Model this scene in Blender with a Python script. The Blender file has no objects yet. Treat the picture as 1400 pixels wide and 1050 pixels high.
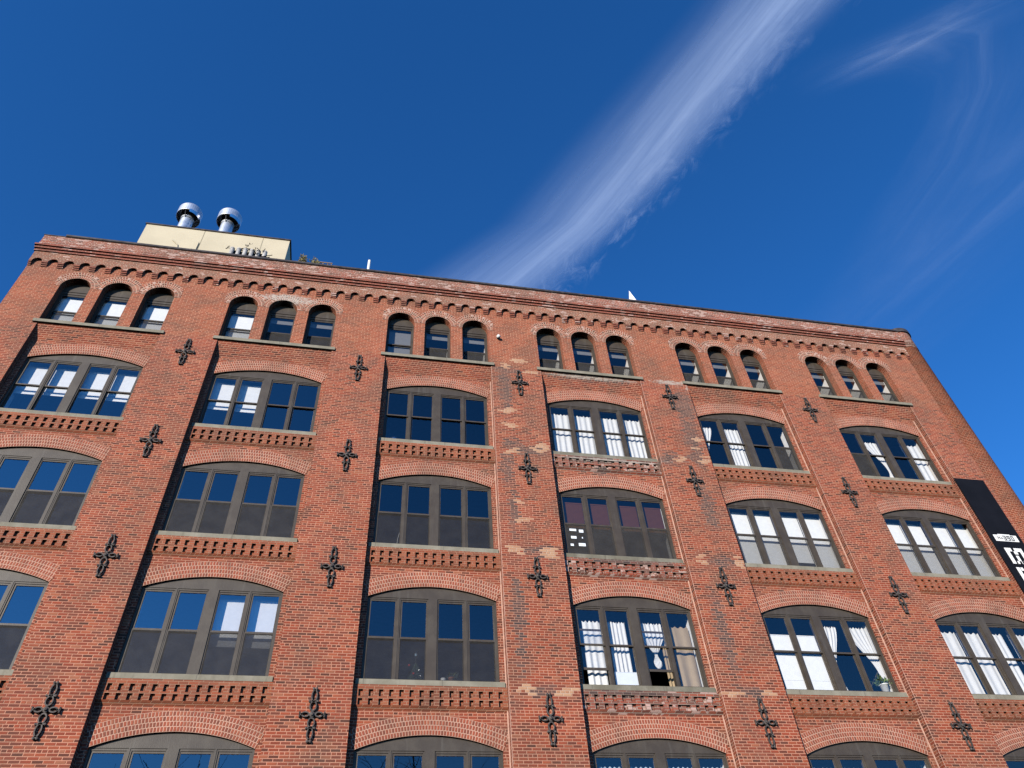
import bpy, math, random
from mathutils import Vector, Matrix
random.seed(11)
R = math.radians
scene = bpy.context.scene
col = scene.collection

# ------------------------------------------------------------------ camera
Z0 = 19.6                                   # height of the reference level (first row of wall anchors) above the ground
cam_d = bpy.data.cameras.new("camera"); cam = bpy.data.objects.new("camera", cam_d); col.objects.link(cam)
yaw, pitch, roll = .240163, .800107, -.0814266
fwd = Vector((math.sin(yaw)*math.cos(pitch), math.cos(yaw)*math.cos(pitch), math.sin(pitch)))
rgt = Vector((math.cos(yaw), -math.sin(yaw), 0)); upv = rgt.cross(fwd)
r2 = rgt*math.cos(roll)+upv*math.sin(roll); u2 = -rgt*math.sin(roll)+upv*math.cos(roll)
M = Matrix((r2, u2, -fwd)).transposed().to_4x4(); M.translation = Vector((6.24986, -16.92522, Z0-18.00763))
cam.matrix_world = M
cam_d.sensor_fit = 'HORIZONTAL'; cam_d.sensor_width = 36; cam_d.lens = 36*1022.376/1400
cam_d.clip_start = .1; cam_d.clip_end = 60000
scene.camera = cam

# ------------------------------------------------------------------ world, sun, exposure
SUN_EL, SUN_AZ = R(16.5), R(37)             # azimuth: left of the wall's normal
w = bpy.data.worlds.new("World"); scene.world = w; w.use_nodes = True
nt = w.node_tree; bg = nt.nodes['Background']; sky = nt.nodes.new('ShaderNodeTexSky')
sky.sky_type = 'NISHITA'; sky.sun_disc = False; sky.sun_elevation = SUN_EL; sky.sun_rotation = R(180)+SUN_AZ
sky.altitude = 0; sky.air_density = 1.0; sky.dust_density = 0.; sky.ozone_density = 7.
bg.inputs['Strength'].default_value = .15
hs = nt.nodes.new('ShaderNodeHueSaturation'); hs.inputs['Hue'].default_value = .505; hs.inputs['Saturation'].default_value = 1.11      # a pocket camera's vivid blue
nt.links.new(sky.outputs[0], hs.inputs['Color']); nt.links.new(hs.outputs[0], bg.inputs['Color'])
sd = bpy.data.lights.new("sun", 'SUN'); so = bpy.data.objects.new("sun", sd); col.objects.link(so)
sd.energy = 4.3; sd.angle = R(.5); sd.color = (1, .93, .82)
to_sun = Vector((-math.sin(SUN_AZ)*math.cos(SUN_EL), -math.cos(SUN_AZ)*math.cos(SUN_EL), math.sin(SUN_EL)))
so.rotation_euler = to_sun.to_track_quat('Z', 'Y').to_euler(); so.location = (0, -30, 60)
scene.view_settings.view_transform = 'Standard'; scene.view_settings.look = 'None'
scene.view_settings.gamma = 1; scene.view_settings.exposure = .52
scene.cycles.max_bounces = 8; scene.cycles.diffuse_bounces = 0; scene.cycles.transparent_max_bounces = 16
scene.cycles.caustics_reflective = False; scene.cycles.caustics_refractive = False

# ------------------------------------------------------------------ node helpers
class NT:
    def __init__(s, name):
        s.m = bpy.data.materials.new(name); s.m.use_nodes = True; s.t = s.m.node_tree; s.t.nodes.clear()
        s.out = s.n('ShaderNodeOutputMaterial')
    def n(s, k, **kw):
        x = s.t.nodes.new(k)
        for a, b in kw.items(): setattr(x, a, b)
        return x
    def put(s, sock, v):
        if isinstance(v, (int, float)):
            sock.default_value = v if sock.type == 'VALUE' else (v, v, v, 1)[:len(sock.default_value)]
        elif isinstance(v, (tuple, list)): sock.default_value = (tuple(v)+(1,))[:len(sock.default_value)]
        else: s.t.links.new(v, sock)
    def ma(s, op, a, b=None, c=None):
        x = s.n('ShaderNodeMath', operation=op); s.put(x.inputs[0], a)
        if b is not None: s.put(x.inputs[1], b)
        if c is not None: s.put(x.inputs[2], c)
        return x.outputs[0]
    def mr(s, v, a, b, c=0., d=1., smooth=True):
        x = s.n('ShaderNodeMapRange', interpolation_type='SMOOTHSTEP' if smooth else 'LINEAR')
        for k, q in enumerate((v, a, b, c, d)): s.put(x.inputs[k], q)
        return x.outputs[0]
    def mix(s, f, a, b, mode='MIX'):
        x = s.n('ShaderNodeMix', data_type='RGBA', blend_type=mode)
        s.put(x.inputs[0], f); s.put(x.inputs[6], a); s.put(x.inputs[7], b); return x.outputs[2]
    def noise(s, vec, sc, det=4, rough=.55, dist=0):
        x = s.n('ShaderNodeTexNoise'); s.put(x.inputs['Vector'], vec); x.inputs['Scale'].default_value = sc
        x.inputs['Detail'].default_value = det; x.inputs['Roughness'].default_value = rough; x.inputs['Distortion'].default_value = dist
        return x.outputs[0]
    def xyz(s, x, y, z):
        q = s.n('ShaderNodeCombineXYZ')
        for k, v in enumerate((x, y, z)): s.put(q.inputs[k], v)
        return q.outputs[0]
    def sep(s, v):
        q = s.n('ShaderNodeSeparateXYZ'); s.put(q.inputs[0], v); return q.outputs
    def ramp(s, f, stops, interp='LINEAR'):
        q = s.n('ShaderNodeValToRGB'); q.color_ramp.interpolation = interp; e = q.color_ramp.elements
        while len(e) < len(stops): e.new(.5)
        for k, (p, c) in enumerate(stops): e[k].position = p; e[k].color = tuple(c)+(1,)
        s.put(q.inputs[0], f); return q.outputs[0]
    def pos(s): return s.n('ShaderNodeNewGeometry').outputs['Position']
    def bsdf(s, color, rough=.7, metal=0., spec=.3, normal=None, **kw):
        b = s.n('ShaderNodeBsdfPrincipled'); s.put(b.inputs['Base Color'], color); s.put(b.inputs['Roughness'], rough)
        b.inputs['Metallic'].default_value = metal; b.inputs['Specular IOR Level'].default_value = spec
        if normal is not None: s.put(b.inputs['Normal'], normal)
        s.t.links.new(b.outputs[0], s.out.inputs[0]); return b
    def bump(s, h, dist, st=1.):
        b = s.n('ShaderNodeBump'); s.put(b.inputs['Height'], h); b.inputs['Distance'].default_value = dist; b.inputs['Strength'].default_value = st
        return b.outputs[0]
    def end(s, shader): s.t.links.new(shader, s.out.inputs[0]); return s.m

def simple(name, c, rough=.6, metal=0., spec=.3, var=.12, vs=6., bump=0.):
    t = NT(name); p = t.pos(); f = t.noise(p, vs, 5)
    a = tuple(x*(1-var*1.6) for x in c); b = tuple(min(1, x*(1+var*1.6)) for x in c)
    cc = t.mix(t.mr(f, .3, .7), a, b)
    nrm = t.bump(t.noise(p, vs*6, 3), bump) if bump else None
    t.bsdf(cc, rough, metal, spec, nrm); return t.m

# stains: real soot and repair patches on the wall, in (x, z above reference) with radii
DARK = [(10.75,-2.95,.55,.20),(10.05,-3.7,.2,.75),(10.85,-6.62,.5,.19),(10.62,-10.42,.42,.16),(10.3,.62,.45,.16),(10.15,-.4,.22,1.0),
        (10.35,-2.75,.35,.25),(15.35,-2.82,.33,.32),(16.25,-2.75,.4,.25),(16.1,-6.58,.45,.16),(15.85,-10.36,.38,.13),(16.4,-.35,.42,.75),
        (16.35,-1.7,.3,1.1),(12.9,-10.38,1.2,.10),(13.2,-2.98,1.3,.10),(13.3,-6.66,1.2,.08),(10.1,-8.7,.16,1.3),(15.55,-8.8,.18,1.2),(13.2,.62,1.6,.12),
        (16.2,-4.6,.25,.9),(13.3,-3.45,.18,.3),(10.15,-5.3,.15,.8)]
ORANGE = [(10.2,-2.98,.26,.20),(11.15,-2.86,.32,.24),(10.12,-6.55,.30,.18),(11.02,-6.62,.32,.27),(10.18,-10.4,.28,.18),(11.1,-10.42,.27,.2),
          (10.15,-1.3,.3,.13),(10.2,-1.95,.2,.10),(10.3,-4.95,.17,.12),(10.35,-5.55,.28,.12),(15.75,-2.85,.24,.2),(16.6,-2.85,.24,.24),(15.55,-6.6,.25,.2),
          (16.62,-6.65,.24,.26),(15.35,-10.4,.24,.13),(16.35,-10.4,.24,.17),(16.55,-1.9,.2,.11),(16.4,-2.35,.25,.1),(10.75,1.15,.35,.12),(11.1,.65,.3,.16),(10.2,.85,.25,.2)]
PALE = [(2.75,3.18,.75,.22),(2.1,3.2,.35,.14),(16.15,.76,.62,.10),(16.9,.55,.2,.14),(13.4,-2.98,1.5,.05),(13.2,.66,1.5,.06),(1.1,.3,.5,.22),(22.6,-.05,.4,.14),(-3.1,-3.0,.7,.05),(-1.2,-.05,.3,.15)]

def brick(name, coord='pos', stack=False, bw=.212, bh=.0685, mortar=.0178, stains=False, pale=0., tint=None, dark=.16, joint=(.515,.232,.15)):
    t = NT(name); P = t.pos()
    if coord == 'pos':
        x, y, z = t.sep(P)[:3]; u = t.ma('ADD', x, y); v = z
        # bricks seen from underneath (soffits) run on in y
        nz = t.sep(t.n('ShaderNodeNewGeometry').outputs['True Normal'])[2]
        hor = t.ma('GREATER_THAN', t.ma('ABSOLUTE', nz), .7)
        u = t.ma('ADD', t.ma('MULTIPLY', u, t.ma('SUBTRACT', 1., hor)), t.ma('MULTIPLY', x, hor))
        v = t.ma('ADD', t.ma('MULTIPLY', v, t.ma('SUBTRACT', 1., hor)), t.ma('MULTIPLY', y, hor))
    else:
        uv = t.n('ShaderNodeUVMap').outputs[0]; u, v = t.sep(uv)[:2]
    seed = t.n('ShaderNodeObjectInfo').outputs['Random']
    wob = t.noise(P, 2.2, 2)
    v = t.ma('ADD', v, t.ma('MULTIPLY', t.ma('SUBTRACT', wob, .5), .007))
    rv = t.ma('DIVIDE', v, bh); row = t.ma('FLOOR', rv)
    if stack:
        ln = bw; un = t.ma('DIVIDE', u, bw)
        un = t.ma('ADD', un, t.ma('MULTIPLY', row, .37))
    else:
        head = t.ma('LESS_THAN', t.ma('FLOORED_MODULO', row, 7.), .5)
        ln = t.ma('SUBTRACT', bw, t.ma('MULTIPLY', head, bw*.5))
        un = t.ma('DIVIDE', u, ln)
        wn1 = t.n('ShaderNodeTexWhiteNoise', noise_dimensions='1D'); t.put(wn1.inputs['W'], row)
        un = t.ma('ADD', un, t.ma('ADD', t.ma('MULTIPLY', t.ma('FLOORED_MODULO', row, 2.), .5), t.ma('MULTIPLY', wn1.outputs[0], .14)))
    c = t.ma('FLOOR', un)
    fu = t.ma('MULTIPLY', t.ma('FRACT', un), ln); fv = t.ma('MULTIPLY', t.ma('FRACT', rv), bh)
    d = t.ma('MINIMUM', t.ma('MINIMUM', fu, t.ma('SUBTRACT', ln, fu)), t.ma('MINIMUM', fv, t.ma('SUBTRACT', bh, fv)))
    d = t.ma('ADD', d, t.ma('MULTIPLY', t.ma('SUBTRACT', t.noise(P, 45, 2), .5), .006))
    isb = t.mr(d, mortar*.32, mortar*.72)
    wn = t.n('ShaderNodeTexWhiteNoise', noise_dimensions='3D'); t.put(wn.inputs['Vector'], t.xyz(c, row, t.ma('MULTIPLY', seed, 60.)))
    rnd = wn.outputs['Value']; rr, rg, rb = t.sep(wn.outputs['Color'])[:3]
    bc = t.ramp(rnd, [(0, (.075,.030,.020)), (dark, (.14,.040,.024)), (.34, (.215,.046,.023)), (.66, (.28,.056,.026)), (.88, (.315,.077,.035)), (1, (.32,.115,.06))])
    big = t.noise(P, .42, 4, .6); mid = t.noise(P, 1.7, 4, .6)
    streak = t.noise(t.xyz(t.ma('MULTIPLY', u, 1.6), t.ma('MULTIPLY', v, .25), 3.), 1., 4, .6)
    bc = t.mix(t.mr(big, .5, .68, 0, .55), bc, t.mix(.55, bc, (.36,.062,.038)))
    bc = t.mix(t.mr(mid, .48, .68, 0, .62), bc, t.mix(.6, bc, (.115,.062,.045)))
    soot = t.noise(P, .75, 5, .65, .4)
    bc = t.mix(t.mr(streak, .55, .75, 0, .35), bc, (.14,.06,.045))
    if tint: bc = t.mix(tint[3], bc, tint[:3])
    mo = t.mix(t.mr(t.noise(P, 1.1, 3), .35, .65), tuple(k*.82 for k in joint), joint)
    mo = t.mix(t.mr(t.noise(P, 3.3, 4), .55, .75, 0, .6), mo, (.20,.11,.08)); mo = t.mix(t.mr(soot, .42, .72, 0, .6), mo, (.32,.19,.13)); bc = t.mix(t.mr(soot, .42, .72, 0, .6), bc, (.105,.052,.036))
    if pale:
        pf = t.ma('MULTIPLY', t.ma('GREATER_THAN', t.ma('ADD', rr, t.ma('MULTIPLY', t.ma('SUBTRACT', mid, .5), 1.3)), 1-pale*.55), .85)
        bc = t.mix(pf, bc, (.50,.34,.29))
        bc = t.mix(t.mr(t.noise(P, .9, 4), .35, .7, .05, pale*.8), bc, (.42,.25,.205))
        mo = t.mix(pale*.4, mo, (.50,.40,.34))
    if stains:
        # patches keep whole bricks: evaluated at each brick's own centre
        cx = t.ma('MULTIPLY', t.ma('ADD', c, .5), ln); cz = t.ma('SUBTRACT', t.ma('MULTIPLY', t.ma('ADD', row, .5), bh), Z0)
        ux = t.ma('SUBTRACT', u, t.ma('MULTIPLY', t.ma('SUBTRACT', t.ma('FRACT', un), .5), ln))
        def field(lst, X, Z):
            f = None
            for a, b, p, q in lst:
                e = t.ma('ADD', t.ma('POWER', t.ma('MULTIPLY', t.ma('SUBTRACT', X, a), 1/p), 2.), t.ma('POWER', t.ma('MULTIPLY', t.ma('SUBTRACT', Z, b), 1/q), 2.))
                f = e if f is None else t.ma('MINIMUM', f, e)
            return f
        if coord == 'uv': q_ = t.sep(P); ux = q_[0]; cz = t.ma('SUBTRACT', q_[2], Z0)
        fd = t.ma('ADD', field(DARK, ux, cz), t.ma('MULTIPLY', rg, 1.5))
        fo = t.ma('ADD', field(ORANGE, ux, cz), t.ma('MULTIPLY', rb, 1.05))
        px, py, pz = t.sep(P)[:3]; zz = t.ma('SUBTRACT', pz, Z0)
        fp = t.ma('ADD', field(PALE, px, zz), t.ma('MULTIPLY', t.ma('SUBTRACT', t.noise(P, 7, 6, .75), .42), 7.))
        dk = t.mr(fd, .9, 2.6, .92, 0)
        bc = t.mix(dk, bc, t.mix(rr, (.055,.042,.04), (.13,.075,.06)))
        mo = t.mix(t.mr(fd, .6, 2.2, .6, 0), mo, (.2,.15,.12))
        ok = t.ma('LESS_THAN', fo, 1.05)
        bc = t.mix(ok, bc, t.mix(rr, (.38,.17,.09), (.46,.26,.15)))
        mo = t.mix(t.ma('MULTIPLY', ok, .7), mo, (.54,.40,.29))
        pk = t.mr(fp, .9, 2.3, .8, 0)
        bc = t.mix(t.ma('MULTIPLY', pk, t.mr(rg, .1, .8, .35, 1.)), bc, (.44,.37,.31)); mo = t.mix(pk, mo, (.48,.43,.37))
    fine = t.noise(P, 70, 3, .7)
    bc = t.mix(.35, bc, t.mix(fine, (.0,.0,.0), (1,1,1)), 'SOFT_LIGHT')
    cc = t.mix(isb, mo, bc)
    hgt = t.ma('ADD', t.ma('MULTIPLY', isb, t.ma('ADD', .75, t.ma('MULTIPLY', rg, .5))), t.ma('MULTIPLY', fine, .25))
    t.bsdf(cc, t.mix(isb, .95, .8), 0, .2, t.bump(hgt, .011, .9)); return t.m

MT = {}
MT['brick'] = brick('weathered_red_brick')
MT['brick_stained'] = brick('patched_red_brick', stains=True)
MT['brick_top'] = brick('upper_red_brick', tint=(.33,.095,.042,.35), stains=True, joint=(.52,.245,.155))
MT['brick_pale'] = brick('whitened_brick', pale=.22, joint=(.50,.34,.27))
MT['brick_arcade'] = brick('arcade_brick', tint=(.27,.105,.058,.4), pale=.12, joint=(.46,.31,.22))
MT['brick_band'] = brick('band_brick', tint=(.21,.055,.04,.45), pale=.12, mortar=.009)
MT['brick_arch'] = brick('header_brick', coord='uv', stack=True, bw=.067, bh=.108, mortar=.0185, dark=.12, tint=(.36,.10,.06,.35), joint=(.56,.32,.23))
MT['brick_arch_pale'] = brick('pale_header_brick', coord='uv', stack=True, bw=.069, bh=.108, mortar=.021, pale=.08, stains=True, dark=.3, joint=(.54,.34,.245))
MT['brick_dentil'] = brick('dentil_brick', tint=(.31,.095,.045,.5), mortar=.012, joint=(.44,.235,.15))
MT['brick_dentil_worn'] = brick('worn_dentil_brick', pale=.2, stains=True, mortar=.011, joint=(.4,.3,.24))
MT['brick_turret'] = brick('turret_brick', coord='uv', tint=(.30,.095,.048,.35), bw=.13)

def frame_mat():
    t = NT('brown_grey_paint'); p = t.pos(); x, y, z = t.sep(p)[:3]
    f = t.noise(p, 3., 5, .6); s = t.noise(t.xyz(t.ma('MULTIPLY', x, 9.), y, t.ma('MULTIPLY', z, .7)), 1., 4)
    c = t.mix(t.mr(f, .35, .7), (.053,.041,.031), (.071,.057,.043)); c = t.mix(t.mr(s, .55, .75, 0, .35), c, (.12,.108,.09))
    t.bsdf(c, .5, 0, .35, t.bump(t.noise(p, 40, 3), .002)); return t.m
MT['frame'] = frame_mat()
def stone_mat(name, c1, c2, st):
    t = NT(name); p = t.pos(); x, y, z = t.sep(p)[:3]
    f = t.noise(p, 2.3, 6, .65); s = t.noise(t.xyz(t.ma('MULTIPLY', x, 8.), 0., t.ma('MULTIPLY', z, .6)), 1., 4, .7)
    c = t.mix(t.mr(f, .35, .7), c1, c2); c = t.mix(t.mr(s, .52, .78, 0, .6), c, st)
    ln = t.ma('LESS_THAN', t.ma('ABSOLUTE', t.ma('SUBTRACT', t.ma('FRACT', t.ma('MULTIPLY', x, .55)), .5)), .006)
    c = t.mix(t.ma('MULTIPLY', ln, .6), c, (.12,.11,.09))
    t.bsdf(c, .85, 0, .2, t.bump(t.noise(p, 14, 5), .006)); return t.m
MT['stone'] = stone_mat('limestone', (.20,.18,.135), (.27,.245,.19), (.12,.105,.075))
MT['stone_dark'] = stone_mat('grimy_limestone', (.15,.135,.10), (.23,.21,.165), (.08,.07,.05))
MT['sealant'] = simple('pink_sealant', (.54,.31,.23), .8, var=.1)
MT['coping'] = simple('dark_metal', (.075,.062,.055), .45, .3, .4, .2)
MT['iron'] = simple('cast_iron', (.075,.062,.055), .65, .1, .3, .3, 20, .002)
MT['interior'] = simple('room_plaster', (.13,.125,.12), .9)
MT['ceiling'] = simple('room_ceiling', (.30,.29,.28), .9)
MT['white'] = simple('white_paint', (.78,.77,.74), .6, var=.03)
MT['stucco'] = simple('tan_panel', (.53,.46,.33), .8, 0, .2, .04, .8)
MT['galv'] = simple('galvanised_steel', (.72,.74,.76), .42, .8, .5, .1, 3)
MT['glint_strip'] = simple('glint_steel', (.7,.7,.7), .2, 1, .5, .05)  # steel of the added strip imitating the hood's sunlit rim
MT['banner'] = simple('black_vinyl', (.007,.007,.009), .6, 0, .12, .1, 2, .004)
MT['letter'] = simple('white_vinyl', (.80,.79,.76), .5, var=.02)
MT['ink'] = simple('grey_ink', (.08,.08,.08), .6)
MT['terracotta'] = simple('terracotta', (.42,.17,.10), .8)
MT['pot'] = simple('white_ceramic', (.8,.8,.77), .35, 0, .5, .02)
MT['leaf'] = simple('green_leaf', (.09,.14,.04), .6, 0, .3, .35, 9)
MT['needle'] = simple('grey_green_needle', (.07,.10,.06), .7, 0, .2, .3, 9)
MT['olive'] = simple('dry_olive_leaf', (.17,.15,.075), .8, 0, .2, .4, 9)
MT['twig'] = simple('dark_twig', (.05,.04,.03), .9)
MT['wood'] = simple('brown_wood', (.25,.17,.10), .8)
MT['board'] = simple('white_card', (.75,.79,.83), .7, var=.02)
MT['concrete'] = simple('grey_post', (.42,.40,.38), .8)
MT['silver'] = simple('silver_foil', (.7,.7,.7), .25, 1)
MT['red'] = simple('red_glaze', (.45,.03,.03), .4)

def cloth(name, c, tr=.35):
    t = NT(name); p = t.pos(); f = t.noise(p, 8, 3)
    c2 = t.mix(t.mr(f, .3, .7), tuple(k*.94 for k in c), c)
    a = t.n('ShaderNodeBsdfDiffuse'); t.put(a.inputs[0], c2); b = t.n('ShaderNodeBsdfTranslucent'); t.put(b.inputs[0], c2)
    m = t.n('ShaderNodeMixShader'); m.inputs[0].default_value = tr
    t.t.links.new(a.outputs[0], m.inputs[1]); t.t.links.new(b.outputs[0], m.inputs[2]); return t.end(m.outputs[0])
MT['blind'] = cloth('white_roller_cloth', (.90,.91,.90), .1)
MT['blind_grey'] = cloth('grey_roller_cloth', (.20,.20,.195), .15)
MT['blind_red'] = cloth('dark_red_slat', (.11,.045,.018), .1)
MT['curtain'] = cloth('white_cotton', (.83,.835,.83), .18)
MT['sheer'] = cloth('pale_blue_sheer', (.62,.72,.82), .4)
MT['tan_curtain'] = cloth('tan_cotton', (.50,.38,.24), .3)

def glass_mat(name='window_glass', refl=.20):
    t = NT(name)
    tr = t.n('ShaderNodeBsdfTransparent'); tr.inputs[0].default_value = (1,1,1,1)
    gl = t.n('ShaderNodeBsdfGlossy'); gl.inputs['Roughness'].default_value = .0; gl.inputs[0].default_value = (1,.97,.93,1)
    ge = t.n('ShaderNodeNewGeometry'); dp = t.n('ShaderNodeVectorMath', operation='DOT_PRODUCT')
    t.t.links.new(ge.outputs['Incoming'], dp.inputs[0]); t.t.links.new(ge.outputs['Normal'], dp.inputs[1])
    sch = t.ma('POWER', t.ma('SUBTRACT', 1., t.ma('ABSOLUTE', dp.outputs['Value'])), 5.)
    f = t.ma('ADD', refl, t.ma('MULTIPLY', sch, 1-refl))
    m = t.n('ShaderNodeMixShader'); t.put(m.inputs[0], f)
    t.t.links.new(tr.outputs[0], m.inputs[1]); t.t.links.new(gl.outputs[0], m.inputs[2]); return t.end(m.outputs[0])
MT['glass'] = glass_mat(); MT['glass_dim_refl'] = glass_mat('dim_reflection_glass', .13); MT['glass_bright_refl'] = glass_mat('bright_reflection_glass', .29)
def screen_mat(name='insect_mesh', op=.68, k=1.):
    t = NT(name); tr = t.n('ShaderNodeBsdfTransparent'); tr.inputs[0].default_value = (1,1,1,1)
    p = t.pos(); f = t.noise(p, 3, 4)
    d = t.n('ShaderNodeBsdfDiffuse'); t.put(d.inputs[0], t.mix(t.mr(f, .3, .7), (.046*k,.043*k,.041*k), (.060*k,.056*k,.053*k)))
    m = t.n('ShaderNodeMixShader'); m.inputs[0].default_value = op
    t.t.links.new(tr.outputs[0], m.inputs[1]); t.t.links.new(d.outputs[0], m.inputs[2]); return t.end(m.outputs[0])
MT['screen'] = screen_mat(); MT['screen_fine'] = screen_mat('fine_insect_mesh', .36, 1.6); MT['screen_mid'] = screen_mat('thin_insect_mesh', .5, .9)

# ------------------------------------------------------------------ mesh helpers
class MB:
    def __init__(s): s.v = []; s.f = []; s.uv = []; s.mi = []
    def face(s, pts, uv=None, mi=0):
        n = len(s.v); s.v += [tuple(p) for p in pts]; s.f.append(tuple(range(n, n+len(pts)))); s.uv.append(uv or [(0,0)]*len(pts)); s.mi.append(mi)
    def box(s, x0, x1, y0, y1, z0, z1, mi=0, skip=''):
        a = [(x0,y0,z0),(x1,y0,z0),(x1,y1,z0),(x0,y1,z0),(x0,y0,z1),(x1,y0,z1),(x1,y1,z1),(x0,y1,z1)]
        for k, q in (('d',(0,3,2,1)),('u',(4,5,6,7)),('f',(0,1,5,4)),('b',(2,3,7,6)),('l',(3,0,4,7)),('r',(1,2,6,5))):
            if k not in skip: s.face([a[i] for i in q], mi=mi)
    def lathe(s, prof, cx=0, cy=0, n=20, mi=0):
        for (ra, za), (rb, zb) in zip(prof, prof[1:]):
            for k in range(n):
                a, b = 2*math.pi*k/n, 2*math.pi*(k+1)/n
                s.face([(cx+ra*math.cos(a),cy+ra*math.sin(a),za),(cx+ra*math.cos(b),cy+ra*math.sin(b),za),(cx+rb*math.cos(b),cy+rb*math.sin(b),zb),(cx+rb*math.cos(a),cy+rb*math.sin(a),zb)], mi=mi)
    def tube(s, pts, r, n=6, mi=0, r1=None):
        pts = [Vector(p) for p in pts]; rings = []
        for i, p in enumerate(pts):
            d = (pts[min(i+1, len(pts)-1)]-pts[max(i-1, 0)]).normalized()
            a = d.orthogonal().normalized(); b = d.cross(a)
            rr = r if r1 is None else r+(r1-r)*i/(len(pts)-1)
            rings.append([p+(a*math.cos(2*math.pi*k/n)+b*math.sin(2*math.pi*k/n))*rr for k in range(n)])
        for A, B in zip(rings, rings[1:]):
            for k in range(n): s.face([A[k], A[(k+1)%n], B[(k+1)%n], B[k]], mi=mi)
        s.face(rings[0][::-1], mi=mi); s.face(rings[-1], mi=mi)
    def build(s, name, mats, parent=None, loc=(0,0,0), smooth=False, weld=True):
        me = bpy.data.meshes.new(name); me.from_pydata(s.v, [], s.f); me.update()
        if not isinstance(mats, (list, tuple)): mats = [mats]
        for m in mats: me.materials.append(m)
        ul = me.uv_layers.new(name='UVMap'); k = 0
        for i, f in enumerate(s.f):
            me.polygons[i].material_index = s.mi[i]; me.polygons[i].use_smooth = smooth
            for q in s.uv[i]: ul.data[k].uv = q; k += 1
        if weld:
            import bmesh
            b = bmesh.new(); b.from_mesh(me); bmesh.ops.remove_doubles(b, verts=b.verts, dist=1e-4); b.to_mesh(me); b.free()
        o = bpy.data.objects.new(name, me); col.objects.link(o); o.location = loc
        if parent: o.parent = parent
        return o
def empty(name, loc=(0,0,0), label=None, cat=None, group=None):
    o = bpy.data.objects.new(name, None); col.objects.link(o); o.location = loc; o.empty_display_size = .2
    tag(o, label, cat, group); return o
def tag(o, label=None, cat=None, group=None, kind=None):
    if label: o['label'] = label
    if cat: o['category'] = cat
    if group: o['group'] = group
    if kind: o['kind'] = kind
    return o

# ------------------------------------------------------------------ dimensions (z given above the reference level, Z0 added on build)
W = 5.321; NB = 6; XC = [7.93+W*(k-2) for k in range(NB)]
RH = 1.79                                   # half width of a recessed bay
XL, XR = -5.83, 27.05
REC = .22; HW = 1.635                       # recess depth, half width of a window opening
SILLS = [-2.78-3.7*k+(.03 if k == 0 else 0) for k in range(4)]
SPR, RISE = 2.15, .33; RAD = (HW*HW+RISE*RISE)/(2*RISE)
A_SILL, A_SPR, A_R, A_DX = .86, 1.765, .465, 1.325
A_OFF = [-A_DX-.02, -.05, A_DX-.05]
def Z(z): return z+Z0

def arch_top(kind, x):                      # height of the opening above its sill at offset x from its axis
    if kind == 'seg': return SPR+math.sqrt(max(0, RAD*RAD-x*x))-(RAD-RISE)
    return A_SPR+math.sqrt(max(0, A_R*A_R-x*x))
def samples(hw, n): return [hw*-math.cos(math.pi*k/n) for k in range(n+1)]

# ------------------------------------------------------------------ ground
g = MB(); S = 900
g.face([(-S,-S,0),(S,-S,0),(S,S,0),(-S,S,0)]); gm = simple('asphalt', (.055,.055,.055), .9, 0, .2, .2, 2)
tag(g.build('road', gm), kind='structure')
g = MB(); g.box(-60, 80, -3.6, -.02, .0, .13, skip='d'); tag(g.build('pavement', simple('pavement_concrete', (.20,.19,.18), .9, 0, .2, .12, 1.5)), kind='structure')

# ------------------------------------------------------------------ the building
bld = empty('brick_building', (10.6, 0, 0), 'tall red brick warehouse with arched windows and a corbelled cornice under the blue sky', 'building')
off = Vector((-10.6, 0, 0))
def bpart(mb, name, mat, loc=(0,0,0), **kw): return mb.build(name, mat, bld, tuple(Vector(loc)+off), **kw)

def wall_strip(mb, x0, x1, z0, z1, y, ops, mi=0):
    """wall face at depth y with arched openings; ops = list of (axis x, half width, kind, sill z)"""
    xs = {x0, x1}
    for ax, hw, kind, sz in ops:
        xs.update(min(x1, max(x0, ax+q)) for q in samples(hw, 18))
    xs = sorted(xs)
    for a, b in zip(xs, xs[1:]):
        if b-a < 1e-5: continue
        m = (a+b)/2; here = sorted([o for o in ops if abs(m-o[0]) < o[1]], key=lambda o: o[3])
        la, lb = z0, z0
        for ax, hw, kind, sz in here:
            if sz > max(la, lb)+1e-4: mb.face([(a,y,Z(la)),(b,y,Z(lb)),(b,y,Z(sz)),(a,y,Z(sz))], mi=mi)
            la, lb = sz+arch_top(kind, a-ax), sz+arch_top(kind, b-ax)
        mb.face([(a,y,Z(la)),(b,y,Z(lb)),(b,y,Z(z1)),(a,y,Z(z1))], mi=mi)
def reveal(mb, ax, hw, kind, sz, y0, y1, mi=0):
    p = [(ax-hw, sz)]+[(ax+q, sz+arch_top(kind, q)) for q in samples(hw, 18)]+[(ax+hw, sz)]
    for (xa, za), (xb, zb) in zip(p, p[1:]): mb.face([(xa,y0,Z(za)),(xa,y1,Z(za)),(xb,y1,Z(zb)),(xb,y0,Z(zb))], mi=mi)
    mb.face([(ax-hw,y0,Z(sz)),(ax-hw,y1,Z(sz)),(ax+hw,y1,Z(sz)),(ax+hw,y0,Z(sz))], mi=mi)

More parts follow.
